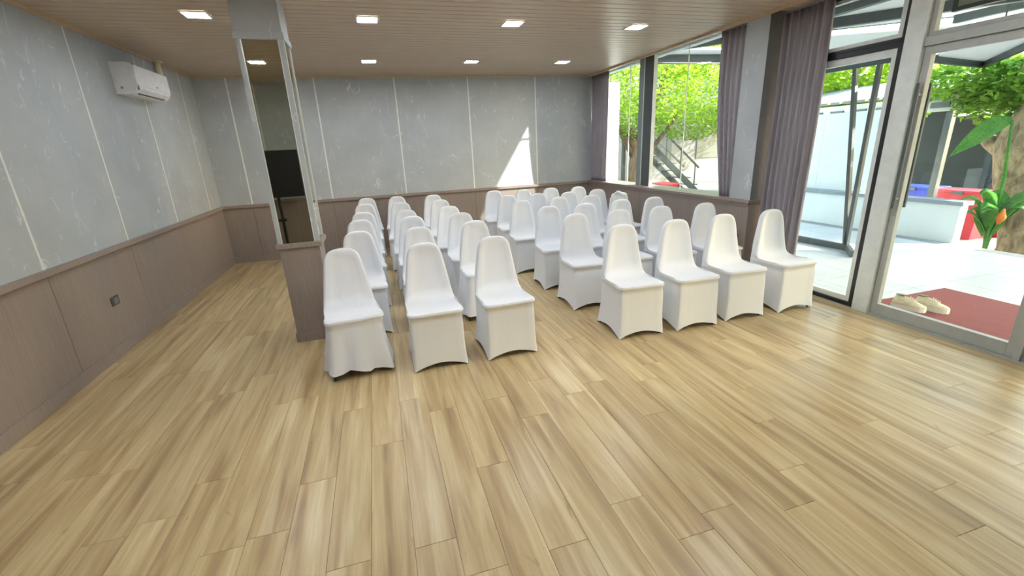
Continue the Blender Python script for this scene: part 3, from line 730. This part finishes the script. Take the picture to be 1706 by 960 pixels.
rb_ = random.Random(4)
for k in range(16):
    an = rb_.uniform(0, 6.28); L = rb_.uniform(.25, .40); z0 = rb_.uniform(.25, .75); w = rb_.uniform(.09, .14); mb = MB()
    for i in range(7):
        t = i/6; rr_ = .05+L*t; z = z0+.32*math.sin(t*2.2); ww = w*math.sin(math.pi*min(1, .12+t*.9))
        c, s = math.cos(an), math.sin(an)
        for q in (-1, 0, 1): mb.v.append((c*rr_-s*ww*q, s*rr_+c*ww*q, z-.04*abs(q)))
    for i in range(6):
        for q in (0, 1): a = i*3+q; mb.f.append((a, a+1, a+4, a+3))
    o = mb.build('leaf', LEAF3, bp, smooth=True)
    MB().tube([(0, 0, 0), (.02*math.cos(an), .02*math.sin(an), z0*.6), (.05*math.cos(an), .05*math.sin(an), z0)], .018, 6).build('stem', LEAF3, bp)
mb = MB()
for i in range(9):
    t = i/8; w = .17*math.sin(math.pi*min(1, .1+.9*t)); c = Vector((.05-.25*t, .12+.5*t, 2.0-.15*t-.35*t*t))
    for q in (-1, 0, 1): mb.v.append(tuple(c+Vector((.25, .30, .85))*w*q+Vector((-.03, 0, 0))*abs(q)))
for i in range(8):
    for q in (0, 1): a = i*3+q; mb.f.append((a, a+1, a+4, a+3))
mb.build('leaf', LEAF3, bp, smooth=True)
MB().tube([(0, 0, 0), (.02, .02, 1.2), (.05, .12, 2.0)], [.03, .025, .015], 7).build('stem', LEAF3, bp)
MB().tube([(-.1, -.12, .55), (-.12, -.14, .65), (-.14, -.16, .78)], [.02, .06, .015], 8).build('flower', ORANGE, bp, smooth=True)
# ---------------------------------------------------------------- outside: workshop and yard
wk = tag(empty('workshop', (16.5, 7.0, -.35)), 'dim open workshop with strip lights and steel braces in the yard', 'building')
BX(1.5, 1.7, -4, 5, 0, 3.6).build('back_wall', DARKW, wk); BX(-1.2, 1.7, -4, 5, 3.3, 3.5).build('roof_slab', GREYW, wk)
BX(-1.25, -1.1, -4, 5, 2.75, 3.3).build('fascia', GREYW, wk)
for y in (-3.9, -1.6, .9, 3.2): BX(-1.2, -1.05, y, y+.12, 0, 3.3).build('post', ALUD, wk)
MB().bar((-1.1, -1.5, .6), (-1.1, .9, 2.2), .08).build('brace', ALUD, wk); MB().bar((-1.1, .9, .5), (-1.1, -1.5, 2.3), .08).build('brace', ALUD, wk)
BX(-1.3, -1.24, -1.6, 2.2, 2.55, 2.62).build('strip_light', TUBE, wk); BX(-.6, -.54, -1.0, 2.2, 2.2, 2.26).build('strip_light', TUBE, wk)
BX(-.4, -.3, -1.0, 1.4, 1.75, 2.1).build('orange_sign', ORANGE, wk)
BX(-.9, -.4, -1.3, 1.5, .0, .8).build('work_bench', GREYW, wk)
for i in range(5): BX(-.85+.02*i, -.5, -1.1+.45*i, -.85+.45*i, .8, .95+.06*(i % 3)).build('bench_clutter', (BLUE, RED, PLGREY, ORANGE, BARKD)[i], wk)
hs = tag(empty('sun_blocker_house', (14, -3.4, -.35)), 'unseen two storey house added to keep sun off the porch and doors', 'building')  # out-of-view house added to block direct sun from the porch and doors
BX(0, 2.2, -3.2, 3.6, 0, 7.0).build('wall', GREYW, hs); BX(-.2, 2.4, -3.4, 3.7, 7.0, 7.2).build('roof_slab', ROOFT, hs)
for i in range(2):
    for z in (1.0, 4.2): BX(-.05, .02, -2+i*2.8, -.6+i*2.8, z, z+1.4).build('window', ALUD, hs)
nb = tag(empty('yard_building', (9, 19, -.35)), 'pale grey building with dark openings behind the lime tree', 'building')
BX(-8, 14, 0, .3, 0, 5.2).build('wall', GREYW, nb)
for i in range(6): BX(-6+i*3, -4.4+i*3, -.04, .02, 1.0, 2.4).build('window', ALUD, nb)
stc = tag(empty('steel_stair', (9.7, 13.6, -.35)), 'grey steel stair with railings behind the lime tree', 'staircase')
for sgn in (0, .8):
    MB().bar((-1.5, sgn, 2.4), (1.2, sgn, .1), .08, .18).build('stringer', ALUD, stc); MB().bar((-1.5, sgn, 3.2), (1.2, sgn, .95), .05).build('handrail', ALUD, stc)
for i in range(9):
    t = i/9; MB().box(-1.5+2.7*t, -1.2+2.7*t, 0, .8, 2.4-2.3*t, 2.44-2.3*t).build('tread', GREYW, stc)
    if i % 2 == 0: MB().bar((-1.35+2.7*t, 0, 2.4-2.3*t), (-1.35+2.7*t, 0, 3.1-2.3*t), .03).build('baluster', ALUD, stc)
BX(-2.4, -1.5, 0, .8, 2.34, 2.44).build('landing', GREYW, stc); 
for x in (-2.3, -1.55): BX(x-.05, x+.05, .35, .45, 0, 2.34).build('post', ALUD, stc)
ob = tag(BX(6.95, 7.5, 13.4, 13.46, -.35, 1.75).build('orange_board', ORANGE), 'orange board standing behind the tree trunk', 'board')
wp = tag(BX(4.95, 5.45, 9.6, 9.85, -.35, 2.85).build('white_pillar', WPAINT, None, bevel=.01), 'sunlit white pillar outside the window beside the corner curtain', 'pillar')
binn('low red crate in the yard seen through the window', 7.72, 11.0, .6, RED, -.35, .74)
print('objects', len(bpy.data.objects))
